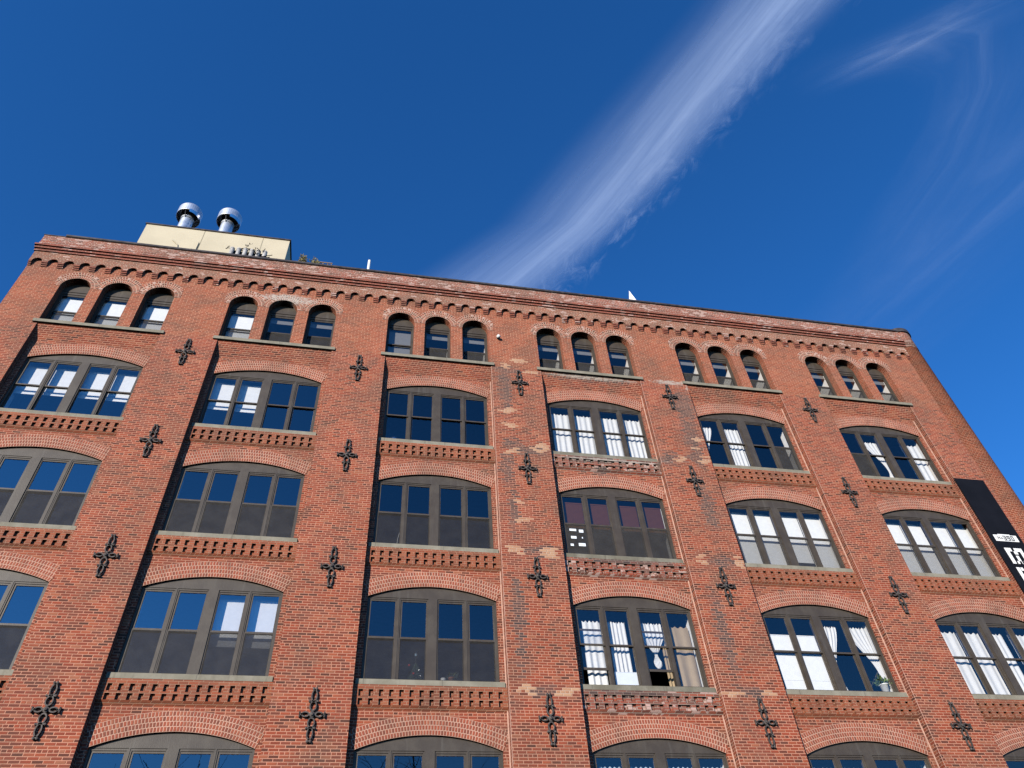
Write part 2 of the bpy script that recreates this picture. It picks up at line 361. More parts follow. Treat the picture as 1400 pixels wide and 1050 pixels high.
TOPREC = .72; CORB = 3.5; BASE = -Z0
mb = MB()
edges = [XL]+[v for k in range(NB) for v in (XC[k]-RH, XC[k]+RH)]+[XR]
for k in range(NB+1):                       # pier faces
    mb.face([(edges[2*k],0,Z(BASE)),(edges[2*k+1],0,Z(BASE)),(edges[2*k+1],0,Z(TOPREC)),(edges[2*k],0,Z(TOPREC))], mi=1 if k in (3,4) else 0)
for k in range(NB):
    a, b = XC[k]-RH, XC[k]+RH; mi = 1 if k in (3,) else 0
    wall_strip(mb, a, b, BASE, .17, REC, [(XC[k], HW, 'seg', s) for s in SILLS], mi)
    for s in SILLS: reveal(mb, XC[k], HW, 'seg', s, REC, REC+.10, mi)
    mb.face([(a,0,Z(BASE)),(a,0,Z(TOPREC)),(a,REC,Z(TOPREC)),(a,REC,Z(BASE))], mi=mi)
    mb.face([(b,0,Z(BASE)),(b,REC,Z(BASE)),(b,REC,Z(TOPREC)),(b,0,Z(TOPREC))], mi=mi)
    mb.face([(a,REC,Z(.17)),(b,REC,Z(.17)),(b,.02,Z(TOPREC)),(a,.02,Z(TOPREC))], mi=mi)      # courses corbelled out under the sill
    mb.face([(a,0,Z(TOPREC)),(b,0,Z(TOPREC)),(b,.02,Z(TOPREC)),(a,.02,Z(TOPREC))], mi=mi)
aops = [(XC[k]+d, A_R, 'semi', A_SILL) for k in range(NB) for d in A_OFF]
wall_strip(mb, XL, XR, TOPREC, 5.0, 0, aops, 2)
for o in aops: reveal(mb, *o, 0, .30, 2)
D = 12.
mb.face([(XL,D,Z(BASE)),(XL,0,Z(BASE)),(XL,0,Z(5.0)),(XL,D,Z(5.0))], mi=0)
XE = 27.9
mb.face([(XE,.5,Z(BASE)),(XE,D,Z(BASE)),(XE,D,Z(5.0)),(XE,.5,Z(5.0))], mi=0)
mb.face([(XE,D,Z(BASE)),(XL,D,Z(BASE)),(XL,D,Z(5.0)),(XE,D,Z(5.0))], mi=0)
bpart(mb, 'wall', [MT['brick'], MT['brick_stained'], MT['brick_top']])

# rooms behind the windows
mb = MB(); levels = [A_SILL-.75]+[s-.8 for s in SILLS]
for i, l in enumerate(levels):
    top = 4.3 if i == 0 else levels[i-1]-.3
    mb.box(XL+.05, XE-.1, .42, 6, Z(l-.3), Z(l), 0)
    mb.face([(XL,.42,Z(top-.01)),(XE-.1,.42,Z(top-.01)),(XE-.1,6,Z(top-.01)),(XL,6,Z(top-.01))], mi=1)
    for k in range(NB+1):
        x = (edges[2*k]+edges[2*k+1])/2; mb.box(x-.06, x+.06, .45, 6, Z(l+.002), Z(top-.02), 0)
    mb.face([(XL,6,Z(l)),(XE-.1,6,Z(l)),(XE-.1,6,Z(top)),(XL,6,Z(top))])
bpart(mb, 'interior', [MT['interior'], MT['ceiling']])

# roof
mb = MB(); mb.box(XL+.02, XE-.02, .3, D-.02, Z(4.35), Z(4.5)); bpart(mb, 'roof', simple('tar_roof', (.08,.08,.08), .9))

# cornice: corbel arcade, string courses, parapet
mb = MB(); NA = 66; pit = (XR-XL)/NA; aw = .155; d0 = -.095; spring = 3.70; top = 4.22
for k in range(NA):
    x0 = XL+pit*k; ax = x0+pit/2
    xs = [x0]+[ax+q for q in samples(aw, 10)]+[x0+pit]
    for a, b in zip(xs, xs[1:]):
        za = spring+math.sqrt(max(0, aw*aw-(a-ax)**2)) if abs((a+b)/2-ax) < aw else spring
        zb = spring+math.sqrt(max(0, aw*aw-(b-ax)**2)) if abs((a+b)/2-ax) < aw else spring
        mb.face([(a,d0,Z(za)),(b,d0,Z(zb)),(b,d0,Z(top)),(a,d0,Z(top))], mi=0)
        mb.face([(a,d0,Z(za)),(a,-.001,Z(za)),(b,-.001,Z(zb)),(b,d0,Z(zb))], mi=0)
    for xa, xb in ((x0, ax-aw), (ax+aw, x0+pit)):
        for q, dd in enumerate((.032,.064,.095)):
            za, zb = CORB+q*.0667, CORB+(q+1)*.0667
            mb.box(xa, xb, -dd, -.001, Z(za), Z(zb), 1, skip='b'+('u' if q == 2 else '')+('l' if xa == x0 else 'r'))
mb.face([(XL,0,Z(spring)),(XL,d0,Z(spring)),(XL,d0,Z(top)),(XL,0,Z(top))], mi=0)
bpart(mb, 'corbel_arcade', [MT['brick_arcade'], MT['brick_band']])
mb = MB()
for za, zb, y, mi in ((4.22,4.29,-.135,0),(4.29,4.35,-.115,0),(4.35,4.42,-.165,0),(4.42,4.48,-.145,0),(4.48,4.56,-.195,0),(4.56,4.70,-.165,1),(4.70,5.10,-.15,1)):
    mb.box(XL-(.0 if mi else -y-.1), XR+.1, y, .3, Z(za), Z(zb), mi, skip='b')
bpart(mb, 'string_course', [MT['brick_band'], MT['brick_pale']])
mb = MB(); mb.box(-5.15, XR+.05, -.20, .45, Z(5.12), Z(5.205)); mb.box(-5.15, XR+.05, -.175, .45, Z(5.10), Z(5.12)); mb.box(XL-.02, -5.15, -.17, .45, Z(5.10), Z(5.13))
for k in range(11): mb.box(-4.0+k*2.95, -3.96+k*2.95, -.203, .453, Z(5.117), Z(5.209))
bpart(mb, 'coping', MT['coping'])

# round corner turret
mb = MB(); cx, cy, r = 27.40, .38, .55; n = 40; zt = 5.12
prof = [(r, BASE), (r, 4.2), (r+.012, 4.2), (r+.012, zt)]
for (ra, za), (rb, zb) in zip(prof, prof[1:]):
    for k in range(n):
        a, b = 2*math.pi*k/n, 2*math.pi*(k+1)/n
        mb.face([(cx+ra*math.cos(a),cy+ra*math.sin(a),Z(za)),(cx+ra*math.cos(b),cy+ra*math.sin(b),Z(za)),(cx+rb*math.cos(b),cy+rb*math.sin(b),Z(zb)),(cx+rb*math.cos(a),cy+rb*math.sin(a),Z(zb))],
                [(a*r,Z(za)),(b*r,Z(za)),(b*r,Z(zb)),(a*r,Z(zb))], mi=1 if za > 4 else 0)
tur = bpart(mb, 'corner_turret', [MT['brick_turret'], MT['brick_pale']], smooth=True)
mb = MB(); mb.lathe([(r+.02,Z(zt)),(r+.07,Z(zt)),(r+.07,Z(zt+.2)),(r+.03,Z(zt+.26)),(.02,Z(zt+.42))], cx, cy, 40)
cap = mb.build('turret_cap', MT['coping'], tur); cap.location = (0,0,0)

# brick arches over the windows
def ring(name, hw, kind, thick, half, mat, nrm=40):
    mb = MB()
    if kind == 'seg': R0 = RAD; c = SPR+RISE-RAD; a1 = math.asin(hw/R0)
    else: R0 = A_R; c = A_SPR; a1 = math.pi/2
    for k in range(nrm):
        t0, t1 = -a1+2*a1*k/nrm, -a1+2*a1*(k+1)/nrm
        q = []
        for t in (t0, t1):
            ro = R0+thick
            if abs(math.sin(t))*ro > half: ro = max(R0+.01, half/abs(math.sin(t)))
            q.append(ro)
        P = lambda t, rr, y: (rr*math.sin(t), y, c+rr*math.cos(t))
        U = lambda t, rr: (t*(R0+thick*.35)+20, rr-R0)
        f = -.008
        mb.face([P(t0,R0,f),P(t1,R0,f),P(t1,q[1],f),P(t0,q[0],f)], [U(t0,R0),U(t1,R0),U(t1,q[1]),U(t0,q[0])])
        mb.face([P(t0,q[0],f),P(t1,q[1],f),P(t1,q[1],.0),P(t0,q[0],.0)], [U(t0,q[0])]*4)
        mb.face([P(t0,R0,f),P(t0,R0,.0),P(t1,R0,.0),P(t1,R0,f)], [U(t0,R0),U(t0,R0+.06),U(t1,R0+.06),U(t1,R0)])
    return mb
seg_ring = ring('r', HW, 'seg', .432, RH-.01, None)
semi_ring = ring('r', A_R, 'semi', .324, A_DX/2-.01, None, 28)
def copy_part(o, loc, parent=None):
    c = o.copy(); col.objects.link(c); c.location = Vector(loc)+off; c.parent = parent or bld; return c
so_, sp_, ao_ = None, None, None
for k in range(NB):
    for s in SILLS:
        l = (XC[k], REC, Z(s))
        if so_ is None: so_ = bpart(seg_ring, 'brick_arch', MT['brick_arch'], l)
        else: copy_part(so_, l)
    for d in A_OFF:
        l = (XC[k]+d, 0, Z(A_SILL))
        if ao_ is None: ao_ = bpart(semi_ring, 'brick_arch', MT['brick_arch_pale'], l)
        else: copy_part(ao_, l)

# corbelled dentil course under each sill
def dentils(worn):
    mb = MB(); yf, yn = -.070, -.004
    rr = random.Random(5); L, Rr = -RH+.003, RH-.003
    def chunk(a, b, z0, z1, y, skip='b'): mb.box(a, b, y, 0, z0, z1, skip=skip)
    chunk(L, Rr, -.245, -.135, yf)                                           # plain band under the sill
    chunk(L, Rr, -.455, -.405, yf)                                           # course between the two rows of notches
    chunk(L, Rr, -.405, -.245, yn, 'bud'); chunk(L, Rr, -.60, -.455, yn, 'bu')
    n = 15; p = (Rr-L-.12)/n
    for k in range(n+1):
        a = L+.001+p*k; b = min(a+p*.57, Rr-.001)
        for z0, z1 in ((-.405,-.245), (-.60,-.455)):
            y = yf+.001
            if worn and rr.random() < .35: y += rr.uniform(.012, .04)
            mb.box(a, b, y, yn-.0005, z0, z1, skip='bu'+('d' if z0 > -.5 else ''))
    mb.face([(L,-.001,-.69),(Rr,-.001,-.69),(Rr,yf,-.6005),(L,yf,-.6005)])       # courses easing back to the wall
    for x in (L, Rr): mb.face([(x,-.001,-.69),(x,yf,-.6005),(x,-.001,-.6005)])
    return mb
dm = {0: None, 1: None}
for k in range(NB):
    for i, s in enumerate(SILLS):
        wv = 1 if k == 3 else 0; l = (XC[k], REC, Z(s))
        if dm[wv] is None: dm[wv] = bpart(dentils(wv), 'dentil_course', MT['brick_dentil_worn' if wv else 'brick_dentil'], l)
        else: copy_part(dm[wv], l)

# pale sealant joint where the pier meets the recessed bay
for k in (2,3,4,5):
    mb = MB(); x1 = XC[k]+RH; mb.box(x1-.03, x1-.001, REC-.02, REC+.004, Z(SILLS[3]-.5), Z(.16)); mb.box(x1-.006, x1+.006, -.004, .0, Z(SILLS[3]-.5), Z(.70))
    bpart(mb, 'sealant_joint', MT['sealant'])

# stone sills shared by three arched windows
mb = MB(); mb.box(-1.91, 1.91, -.055, .2, -.125, 0); sill_t = None
for k in range(NB):
    l = (XC[k]-.02, 0, Z(A_SILL+.004))
    if sill_t is None: sill_t = bpart(mb, 'stone_sill', MT['stone'], l)
    else: copy_part(sill_t, l)

# cast iron wall anchors
def anchor():
    mb = MB(); y0, y1 = -.065, -.02; wd = .017
    def strip(pts, closed=True, wd=.0145):
        n = len(pts); nrm = []
        for i in range(n):
            a = pts[(i-1)%n] if closed or i else pts[i]; b = pts[(i+1)%n] if closed or i < n-1 else pts[i]
            dx, dz = b[0]-a[0], b[1]-a[1]; L = math.hypot(dx, dz) or 1; nrm.append((-dz/L, dx/L))
        for i in range(n if closed else n-1):
            j = (i+1)%n; o = [(pts[q][0]+nrm[q][0]*wd*sg, pts[q][1]+nrm[q][1]*wd*sg) for q in (i, j) for sg in (1, -1)]
            A, B, C, E = o[0], o[1], o[2], o[3]
            mb.face([(A[0],y0,A[1]),(B[0],y0,B[1]),(E[0],y0,E[1]),(C[0],y0,C[1])])
            mb.face([(A[0],y0,A[1]),(C[0],y0,C[1]),(C[0],y1,C[1]),(A[0],y1,A[1])])
            mb.face([(B[0],y0,B[1]),(B[0],y1,B[1]),(E[0],y1,E[1]),(E[0],y0,E[1])])
    def oval(cx, cz, rx, rz, pw=1., n=18):
        return [(cx+rx*math.copysign(abs(math.cos(t))**pw, math.cos(t)), cz+rz*math.sin(t)) for t in [2*math.pi*k/n for k in range(n)]]
    def ball(cx, cz, r): mb.lathe([(0.001,-1)],0,0,3) ; disc(cx, cz, r)
    def disc(cx, cz, r, yy=y0-.012, n=12):
        for k in range(n):
            a, b = 2*math.pi*k/n, 2*math.pi*(k+1)/n; p = (cx+r*math.cos(a), cz+r*math.sin(a)); q = (cx+r*math.cos(b), cz+r*math.sin(b))
            mb.face([(cx,yy,cz),(q[0],yy+.012,q[1]),(p[0],yy+.012,p[1])]); mb.face([(p[0],yy+.012,p[1]),(q[0],yy+.012,q[1]),(q[0],y1,q[1]),(p[0],y1,p[1])])
    disc(0, 0, .066); disc(0, 0, .035, y0-.05)
    for s in (1, -1):
        strip(oval(0, s*.18, .078, .10)); strip(oval(0, s*.405, .066, .135, 1.25))
        strip([(-.10,s*.288),(.10,s*.288)], False, .016)
        for q in (-1, 1): disc(q*.10, s*.29, .026); disc(q*.036, s*.565, .030)
        strip([(0,s*.52),(0,s*.57)], False, .025)
        strip(oval(s*.165, 0, .085, .05)); strip([(s*.23,0),(s*.30,0)], False, .022)
        strip([(s*.30,-.05),(s*.30,.05)], False, .014)
        for q in (-1, 1): disc(s*.30, q*.045, .020)
    for q in (-1, 1):
        mb.tube([(0,-.02,q*.285),(0,.01,q*.285)], .03)
    return mb
an = None
for k in range(1, NB):
    for j in range(4):
        l = (W*(k-1)+.01, 0, Z(-3.7*j))
        if an is None: am = anchor(); am.v = [(x*.88, y, z) for x, y, z in am.v]; an = bpart(am, 'wall_anchor', MT['iron'], l, weld=False)
        else: copy_part(an, l)

# ------------------------------------------------------------------ windows
PX = [-1.585, -.805, .115, .895]; PW = .69; ST = .045
def fbox(mb, *a): mb.box(*a)
def seg_frame():
    mb = MB()
    xs = samples(HW-.002, 24)               # tympanum
    for a, b in zip(xs, xs[1:]):
        za, zb = arch_top('seg', a)-.002, arch_top('seg', b)-.002
        za, zb = max(za, 2.165), max(zb, 2.165)
        mb.face([(a,.05,2.16),(b,.05,2.16),(b,.05,zb),(a,.05,za)]); mb.face([(a,.05,2.16),(a,.14,2.16),(b,.14,2.16),(b,.05,2.16)])
    mb.box(-HW+.002, -HW+.05, .055, .2, .0, 2.16); mb.box(HW-.05, HW-.002, .055, .2, .0, 2.16)
    mb.box(-.115, .115, .045, .22, 0, 2.16); mb.box(-.145, -.115, .07, .2, 0, 2.16); mb.box(.115, .145, .07, .2, 0, 2.16)
    mb.box(-.895, -.805, .062, .2, 0, 2.16); mb.box(.805, .895, .062, .2, 0, 2.16)
    for x in (-.85, .85): mb.box(x-.014, x+.014, .05, .062, 0, 2.16)
    mb.box(-HW+.05, -.145, .065, .2, 2.115, 2.16); mb.box(.145, HW-.05, .065, .2, 2.115, 2.16)
    mb.box(-HW+.05, HW-.05, .07, .2, 0, .03)
    return mb
def rails(mb, x0, x1, z0, z1, y0, y1, st, bot, top):
    mb.box(x0, x0+st, y0, y1, z0, z1); mb.box(x1-st, x1, y0, y1, z0, z1)
    mb.box(x0+st, x1-st, y0, y1, z0, z0+bot); mb.box(x0+st, x1-st, y0, y1, z1-top, z1)
MEET = 1.08
def pane_face(mb, x0, x1, z0, z1, y, rr, amp=.006):
    a, b = rr.uniform(-amp, amp), rr.uniform(-amp, amp)
    f = lambda x, z: y+a*(x-(x0+x1)/2)+b*(z-(z0+z1)/2)
    mb.face([(x,f(x,z),z) for x, z in ((x0,z0),(x1,z0),(x1,z1),(x0,z1))])
CFG = {}
def cfg(b, r, **kw): CFG[(b, r)] = kw
ALL = (0,1,2,3)
# blinds: pane -> (bottom fraction, material); fraction counted from the top of the window
cfg(0,0, screen=(), blind={p:(.55,'blind') for p in ALL})
cfg(0,1, screen=ALL); cfg(0,2, screen=ALL)
cfg(1,0, screen=(), blind={0:(.55,'blind'),1:(.56,'blind')})
cfg(1,1, screen=ALL); cfg(1,2, screen=ALL, blind={2:(.59,'blind'),3:(.60,'blind')})
cfg(2,0, screen=()); cfg(2,1, screen=ALL); cfg(2,2, screen=ALL)
cfg(3,0, screen=()); cfg(3,1, screen=ALL, blind={p:(.52,'blind_red') for p in ALL}); cfg(3,2, screen=(), raised={0:.42,2:.42})
cfg(4,0, screen=(3,)); cfg(4,1, screen=ALL, blind={0:(1.,'blind'),1:(1.,'blind'),2:(.82,'blind'),3:(.9,'blind')}, btop=.24)
cfg(4,2, screen=(), upblind={0:.74,1:.74})
cfg(5,0, screen=(0,)); cfg(5,1, screen=ALL, blind={p:(1.,'blind') for p in ALL}, btop=.2); cfg(5,2, screen=())
frame_o = sill_o = sillw_o = None
WY = REC
for k in range(NB):
    for r, s in enumerate(SILLS):
        c = CFG.get((k, r), dict(screen=())); rr = random.Random(k*17+r*5+1)
        l = (XC[k], WY, Z(s))
        if frame_o is None: win = frame_o = bpart(seg_frame(), 'window', MT['frame'], l, weld=False)
        else: win = copy_part(frame_o, l)
        mb = MB(); gp = MB(); sc = MB()
        for p in range(4):
            x0, x1 = PX[p], PX[p]+PW
            rails(mb, x0, x1, MEET, 2.115, .082, .115, ST, .045, .045)
            up = c.get('raised', {}).get(p, 0)
            rails(mb, x0, x1, .03+up, MEET+.045+up, .118, .15, ST, .06, .045)
            pane_face(gp, x0+ST, x1-ST, MEET+.045, 2.07, .098, rr); pane_face(gp, x0+ST, x1-ST, .09+up, MEET+up, .134, rr)
            if p in c.get('screen', ()):
                rails(sc, x0, x1, .03, MEET+.02, .072, .08, .03, .03, .03)
                sc.face([(x0+.03,.076,.06),(x1-.03,.076,.06),(x1-.03,.076,MEET-.01),(x0+.03,.076,MEET-.01)], mi=1)
        mb.build('sash', MT['frame'], win, weld=False); gp.build('pane', MT['glass_bright_refl' if (k, r) in ((0,1),(0,2),(1,2)) else 'glass_dim_refl' if k in (2,3,4,5) else 'glass'], win)
        if sc.f: sc.build('screen', [MT['frame'], MT['screen_fine' if (k, r) in ((4,1),(5,1)) else 'screen_mid' if k == 2 else 'screen']], win, weld=False)
        H = 2.1
        for p, (fr, m) in c.get('blind', {}).items():
            b = MB(); y = .30 if m != 'blind_red' else .26; zt_ = 2.12 if 'btop' not in c else 2.12
            zb_ = 2.1-H*fr+rr.uniform(-.01,.01)
            if m == 'blind_red':
                n = 22
                for q in range(n):
                    z = 1.95-(1.95-zb_)*q/n; b.box(PX[p]-.0, PX[p]+PW+.0, y, y+.02, z-.042, z-.006)
                b.box(PX[p], PX[p]+PW, y-.01, y+.03, 1.95, 1.99)
            else:
                b.box(PX[p]-.03, PX[p]+PW+.03, y, y+.006, zb_, zt_); b.box(PX[p]-.03, PX[p]+PW+.03, y-.008, y+.014, zb_-.028, zb_)
                b.tube([(PX[p]-.03,y+.03,zt_+.01),(PX[p]+PW+.03,y+.03,zt_+.01)], .03, 10)
            tag(b.build('blind', MT[m], win), 'dark red slatted blind' if m == 'blind_red' else 'white roller blind pulled down behind the glass')
        for p, fr in c.get('upblind', {}).items():
            b = MB(); b.box(PX[p]-.02, PX[p]+PW+.02, .2, .206, .05, .05+H*fr); b.box(PX[p]-.02, PX[p]+PW+.02, .194, .212, .05+H*fr, .075+H*fr)
            b.box(PX[p]-.02, PX[p]+PW+.02, .196, .2, .36, .372)
            tag(b.build('blind', MT['blind'], win), 'white bottom-up shade')
        # plaster return on the room side of the right jamb
        b = MB(); b.box(HW-.02, HW+.1, .202, .46, 0, 2.3); b.box(-HW-.1, -HW+.02, .202, .46, 0, 2.3); b.build('inner_jamb', MT['white'], win)
        mat = MT['stone_dark'] if k == 3 else MT['stone']
        q = MB(); q.box(-1.745, 1.745, -.056, .06, -.125, 0)
        if k == 3:
            if sillw_o is None: sl = sillw_o = q.build('sill', mat, win)
            else: sl = sillw_o.copy(); col.objects.link(sl); sl.parent = win
        else:
            if sill_o is None: sl = sill_o = q.build('sill', mat, win)
            else: sl = sill_o.copy(); col.objects.link(sl); sl.parent = win

def semi_frame():
    mb = MB(); y = .25; r = A_R-.002
    xs = samples(r, 20)
    for a, b in zip(xs, xs[1:]):
        za, zb = max(1.80, arch_top('semi', a)-.002), max(1.80, arch_top('semi', b)-.002)
        mb.face([(a,y,1.79),(b,y,1.79),(b,y,zb),(a,y,za)])
    mb.face([(-r,y,1.79),(-r,y+.06,1.79),(r,y+.06,1.79),(r,y,1.79)])
    mb.box(-r, r, y+.02, y+.09, 1.69, 1.79)
    mb.box(-r, -r+.05, y+.005, y+.13, 0, 1.79); mb.box(r-.05, r, y+.005, y+.13, 0, 1.79); mb.box(-r, r, y+.01, y+.13, 0, .03)
    # dark casing strip
    mb.box(-r+.05, r-.05, y+.04, y+.12, 1.655, 1.69)
    return mb
ACF = {(0,0):'w',(0,1):'w',(0,2):'w',(1,0):'w',(1,1):'s',(1,2):'s',(2,0):'g',(2,1):'s',(2,2):'s'}
af = None
for k in range(NB):
    for j, d in enumerate(A_OFF):
        rr = random.Random(k*31+j*7+3); l = (XC[k]+d, 0, Z(A_SILL))
        if af is None: win = af = bpart(semi_frame(), 'arched_window', MT['frame'], l, weld=False)
        else: win = copy_part(af, l)
        mode = ACF.get((k, j), 's'); hw = A_R-.05; y = .25
        mb = MB(); rails(mb, -hw, hw, .80, 1.655, y+.045, y+.075, .04, .045, .04); rails(mb, -hw, hw, .03, .845, y+.08, y+.11, .04, .05, .045); mb.build('sash', MT['frame'], win, weld=False)
        gp = MB(); pane_face(gp, -hw+.04, hw-.04, .845, 1.615, y+.06, rr); pane_face(gp, -hw+.04, hw-.04, .08, .8, y+.095, rr); gp.build('pane', MT['glass_dim_refl'], win)
        if not (k == 2 and j == 0):
            sc = MB(); rails(sc, -hw, hw, .03, .81, y+.028, y+.036, .025, .025, .025); sc.face([(-hw+.025,y+.032,.055),(hw-.025,y+.032,.055),(hw-.025,y+.032,.785),(-hw+.025,y+.032,.785)], mi=1)
            sc.build('screen', [MT['frame'], MT['screen_fine' if mode == 'w' else 'screen']], win, weld=False)
        b = MB(); zb_ = {'w':.04,'s':1.42,'g':.38}[mode]; yb = y+.15  # drop per mode: full white, short grey band at the head, long grey blind
        b.box(-hw-.03, hw+.03, yb, yb+.006, zb_, 1.95); b.box(-hw-.03, hw+.03, yb-.006, yb+.012, zb_-.025, zb_)
        tag(b.build('blind', MT['blind' if mode == 'w' else 'blind_grey'], win), 'white roller blind drawn down' if mode == 'w' else 'grey cloth panel behind the glass')
        b = MB()                            # splayed white window lining inside
        b.box(A_R-.055, A_R+.03, .39, .95, 0, 1.8); b.box(-A_R-.03, -A_R+.055, .39, .5, 0, 1.8); b.build('inner_jamb', MT['white'], win)

# ------------------------------------------------------------------ curtains
ROWN = ['topmost wide row', 'second wide row', 'third wide row', 'lowest wide row']
ORD = ['first', 'second', 'third', 'fourth', 'fifth', 'sixth']
def where(b, r, p): return f"{ORD[p]} pane of {ORD[b]} bay, {ROWN[r]}"
def curtain(b, r, p, label, mat='curtain', x0=0., x1=1., zt=1.93, zb=.06, y=.30, folds=5, shape='straight', seed=0, amp=.018, ruffle=True, group='curtains behind the windows'):
    rr = random.Random(seed+b*71+r*13+p); nx, nz = 44, 26; L = MB(); ph = rr.uniform(0, 6)
    pa, pb = PX[p]-.02, PX[p]+PW+.02
    xa, xb = pa+(pb-pa)*x0, pa+(pb-pa)*x1; G = []
    wq = [rr.uniform(.45, 1.6) for _ in range(nx)]; cw = [0]
    for q in wq: cw.append(cw[-1]+q)
    cw = [.5*q/cw[-1]+.5*i/nx for i, q in enumerate(cw)]; lean = rr.uniform(-.12, .12)
    jit = [rr.uniform(-.5, .5) for _ in range(nx+1)]
    for j in range(nz+1):
        v = j/nz; row = []
        for i in range(nx+1):
            u = i/nx; z = zt+(zb-zt)*v
            if j == 0 and ruffle: z += .022*math.sin(u*folds*2*math.pi*1.6+ph)+.012*jit[i]
            A = amp*(.55+.45*v)
            yy = y+A*math.sin((cw[i]+lean*v*.4)*folds*2*math.pi+ph+.9*math.sin(2.3*u+ph))+.25*A*math.sin(u*folds*5.1+2*v)
            l, h = xa, xb
            if shape == 'right': l = xa+(xb-xa)*(.78*math.sin(min(1, v*1.35)*math.pi/2)**1.6 if v < .75 else .78-.25*(v-.75)/.25)
            if shape == 'left': h = xb-(xb-xa)*(.72*math.sin(min(1, v*1.35)*math.pi/2)**1.6 if v < .75 else .72-.2*(v-.75)/.25)
            if shape == 'knot':
                q = [(0,1.),(.35,.92),(.62,.30),(.70,.10),(.76,.16),(.86,.34),(.95,.28),(1,.12)]
                for (va, wa), (vb, wb) in zip(q, q[1:]):
                    if va <= v <= vb: wd = wa+(wb-wa)*(v-va)/(vb-va)
                m = (xa+xb)/2+.03*v; hw = (xb-xa)/2*wd; l, h = m-hw, m+hw
                yy = y+(yy-y)*(.5+.5*wd)
            row.append((l+(h-l)*u, yy, z))
        G.append(row)
    for j in range(nz):
        for i in range(nx): L.face([G[j+1][i], G[j+1][i+1], G[j][i+1], G[j][i]])
    o = L.build('curtain', MT[mat], None, (XC[b], WY, Z(SILLS[r])), smooth=True)
    tag(o, label, 'curtain', group); return o
for p in range(4): curtain(3, 0, p, f"white gathered curtain drawn full width, {where(3,0,p)}", x0=0, x1=1, zt=1.95, folds=4, seed=p, amp=.021)
curtain(4,0,0, f"white curtain panel narrowing downward, {where(4,0,0)}", x0=0, x1=.72, zt=1.93, shape='left', folds=5)
curtain(4,0,1, f"white ruffled curtain beside the centre mullion, {where(4,0,1)}", x0=.05, x1=1, zt=1.93, folds=5)
curtain(5,0,1, f"white curtain swept to the right, {where(5,0,1)}", x0=.25, x1=1.1, zt=1.88, shape='right', folds=4)
curtain(5,0,3, f"white straight curtain, {where(5,0,3)}", x0=0, x1=.95, zt=1.9, folds=3)
curtain(3,2,0, f"pale curtain behind the raised sash, {where(3,2,0)}", x0=.30, x1=.98, zt=1.85, folds=3, amp=.019)
curtain(3,2,1, f"white pleated curtain above a white card, {where(3,2,1)}", x0=.2, x1=.85, zt=1.85, folds=4, amp=.021)
curtain(3,2,2, f"pale curtain tied in a knot, {where(3,2,2)}", x0=.12, x1=.98, zt=1.85, zb=.62, shape='knot', folds=5)
curtain(3,2,3, f"tan curtain in two flat folds, {where(3,2,3)}", mat='tan_curtain', x0=.25, x1=.95, zt=1.78, folds=2, amp=.019)
curtain(3,2,2, f"narrow tan curtain, {where(3,2,2)}", mat='tan_curtain', x0=.92, x1=1.15, zt=1.8, folds=2, amp=.018, y=.40, seed=4)
curtain(4,2,2, f"white lace curtain tied to the left, {where(4,2,2)}", x0=.0, x1=.8, zt=1.97, shape='left', folds=5)
curtain(4,2,3, f"white lace curtain above a plant, {where(4,2,3)}", x0=.05, x1=1.02, zt=1.97, shape='right', folds=5)
for p in range(4): curtain(5, 2, p, f"white full-length curtain, {where(5,2,p)}", x0=0, x1=1.02 if p != 2 else .8, zt=1.95, folds=3, seed=p, amp=.019)
for b in (3,4,5):
    for p in range(4): curtain(b, 3, p, f"{['pale blue sheer','pale sheer','white ruffled'][b-3]} curtain heading, {where(b,3,p)}", mat='sheer' if b < 5 else 'curtain', x0=0, x1=1, zt=1.93 if b < 5 else 1.86, folds=4, seed=p+9)
curtain(1,0,3, f"thin white curtain strip, {where(1,0,3)}", x0=.88, x1=1.03, zt=1.9, folds=2, amp=.02)

# ------------------------------------------------------------------ things on the window sills
def leafy(mb, c, n, spread, ln, rr, wd=.018, upb=.5):
    for _ in range(n):
        d = Vector((rr.gauss(0,1), rr.gauss(0,.6), abs(rr.gauss(0,1))*upb+.2)).normalized()
        a = Vector(c)+Vector((rr.uniform(-1,1)*spread, rr.uniform(-.6,.6)*spread, rr.uniform(0,1)*spread))
        s = d.cross(Vector((rr.random(), rr.random(), rr.random()))).normalized()*wd
        m = a+d*ln*.5
        mb.face([a, m-s, a+d*ln*rr.uniform(.7,1.1), m+s])
def at(b, r, x, y, z=0): return (XC[b]+x, WY+y, Z(SILLS[r])+z)
rr = random.Random(3)
def potted(name, loc, potmat, leafmat, label, ph=.16, pr=.09, n=60, ln=.13, spread=.09):
    e = empty(name, loc, label, 'plant')
    m = MB(); m.lathe([(.001,0),(pr*.72,0),(pr,ph),(pr*1.08,ph),(pr*1.08,ph+.02),(pr*.9,ph+.02),(pr*.85,ph-.03),(.001,ph-.03)], n=20); m.build('pot', potmat, e, smooth=True)
    m = MB(); leafy(m, (0,0,ph-.02), n, spread, ln, rr); m.build('foliage', leafmat, e)
    return e
potted('potted_plant', at(4,2,1.40,.24,.1), MT['pot'], MT['leaf'], 'green leafy plant in a white pot on the sill under a tied lace curtain', .2, .12, 90, .2, .13)
potted('potted_plant', at(2,2,.50,.22,.04), MT['terracotta'], MT['needle'], 'small grey-green plant in a terracotta pot beside a white pot behind an insect screen', .13, .075, 50, .16, .09)
m = MB(); m.lathe([(.001,0),(.05,0),(.066,.13),(.06,.13),(.05,.1),(.001,.1)], n=20); tag(m.build('flower_pot', MT['pot'], None, at(2,2,.30,.22,.04), smooth=True), 'empty white pot on the sill left of a terracotta pot', 'pot')
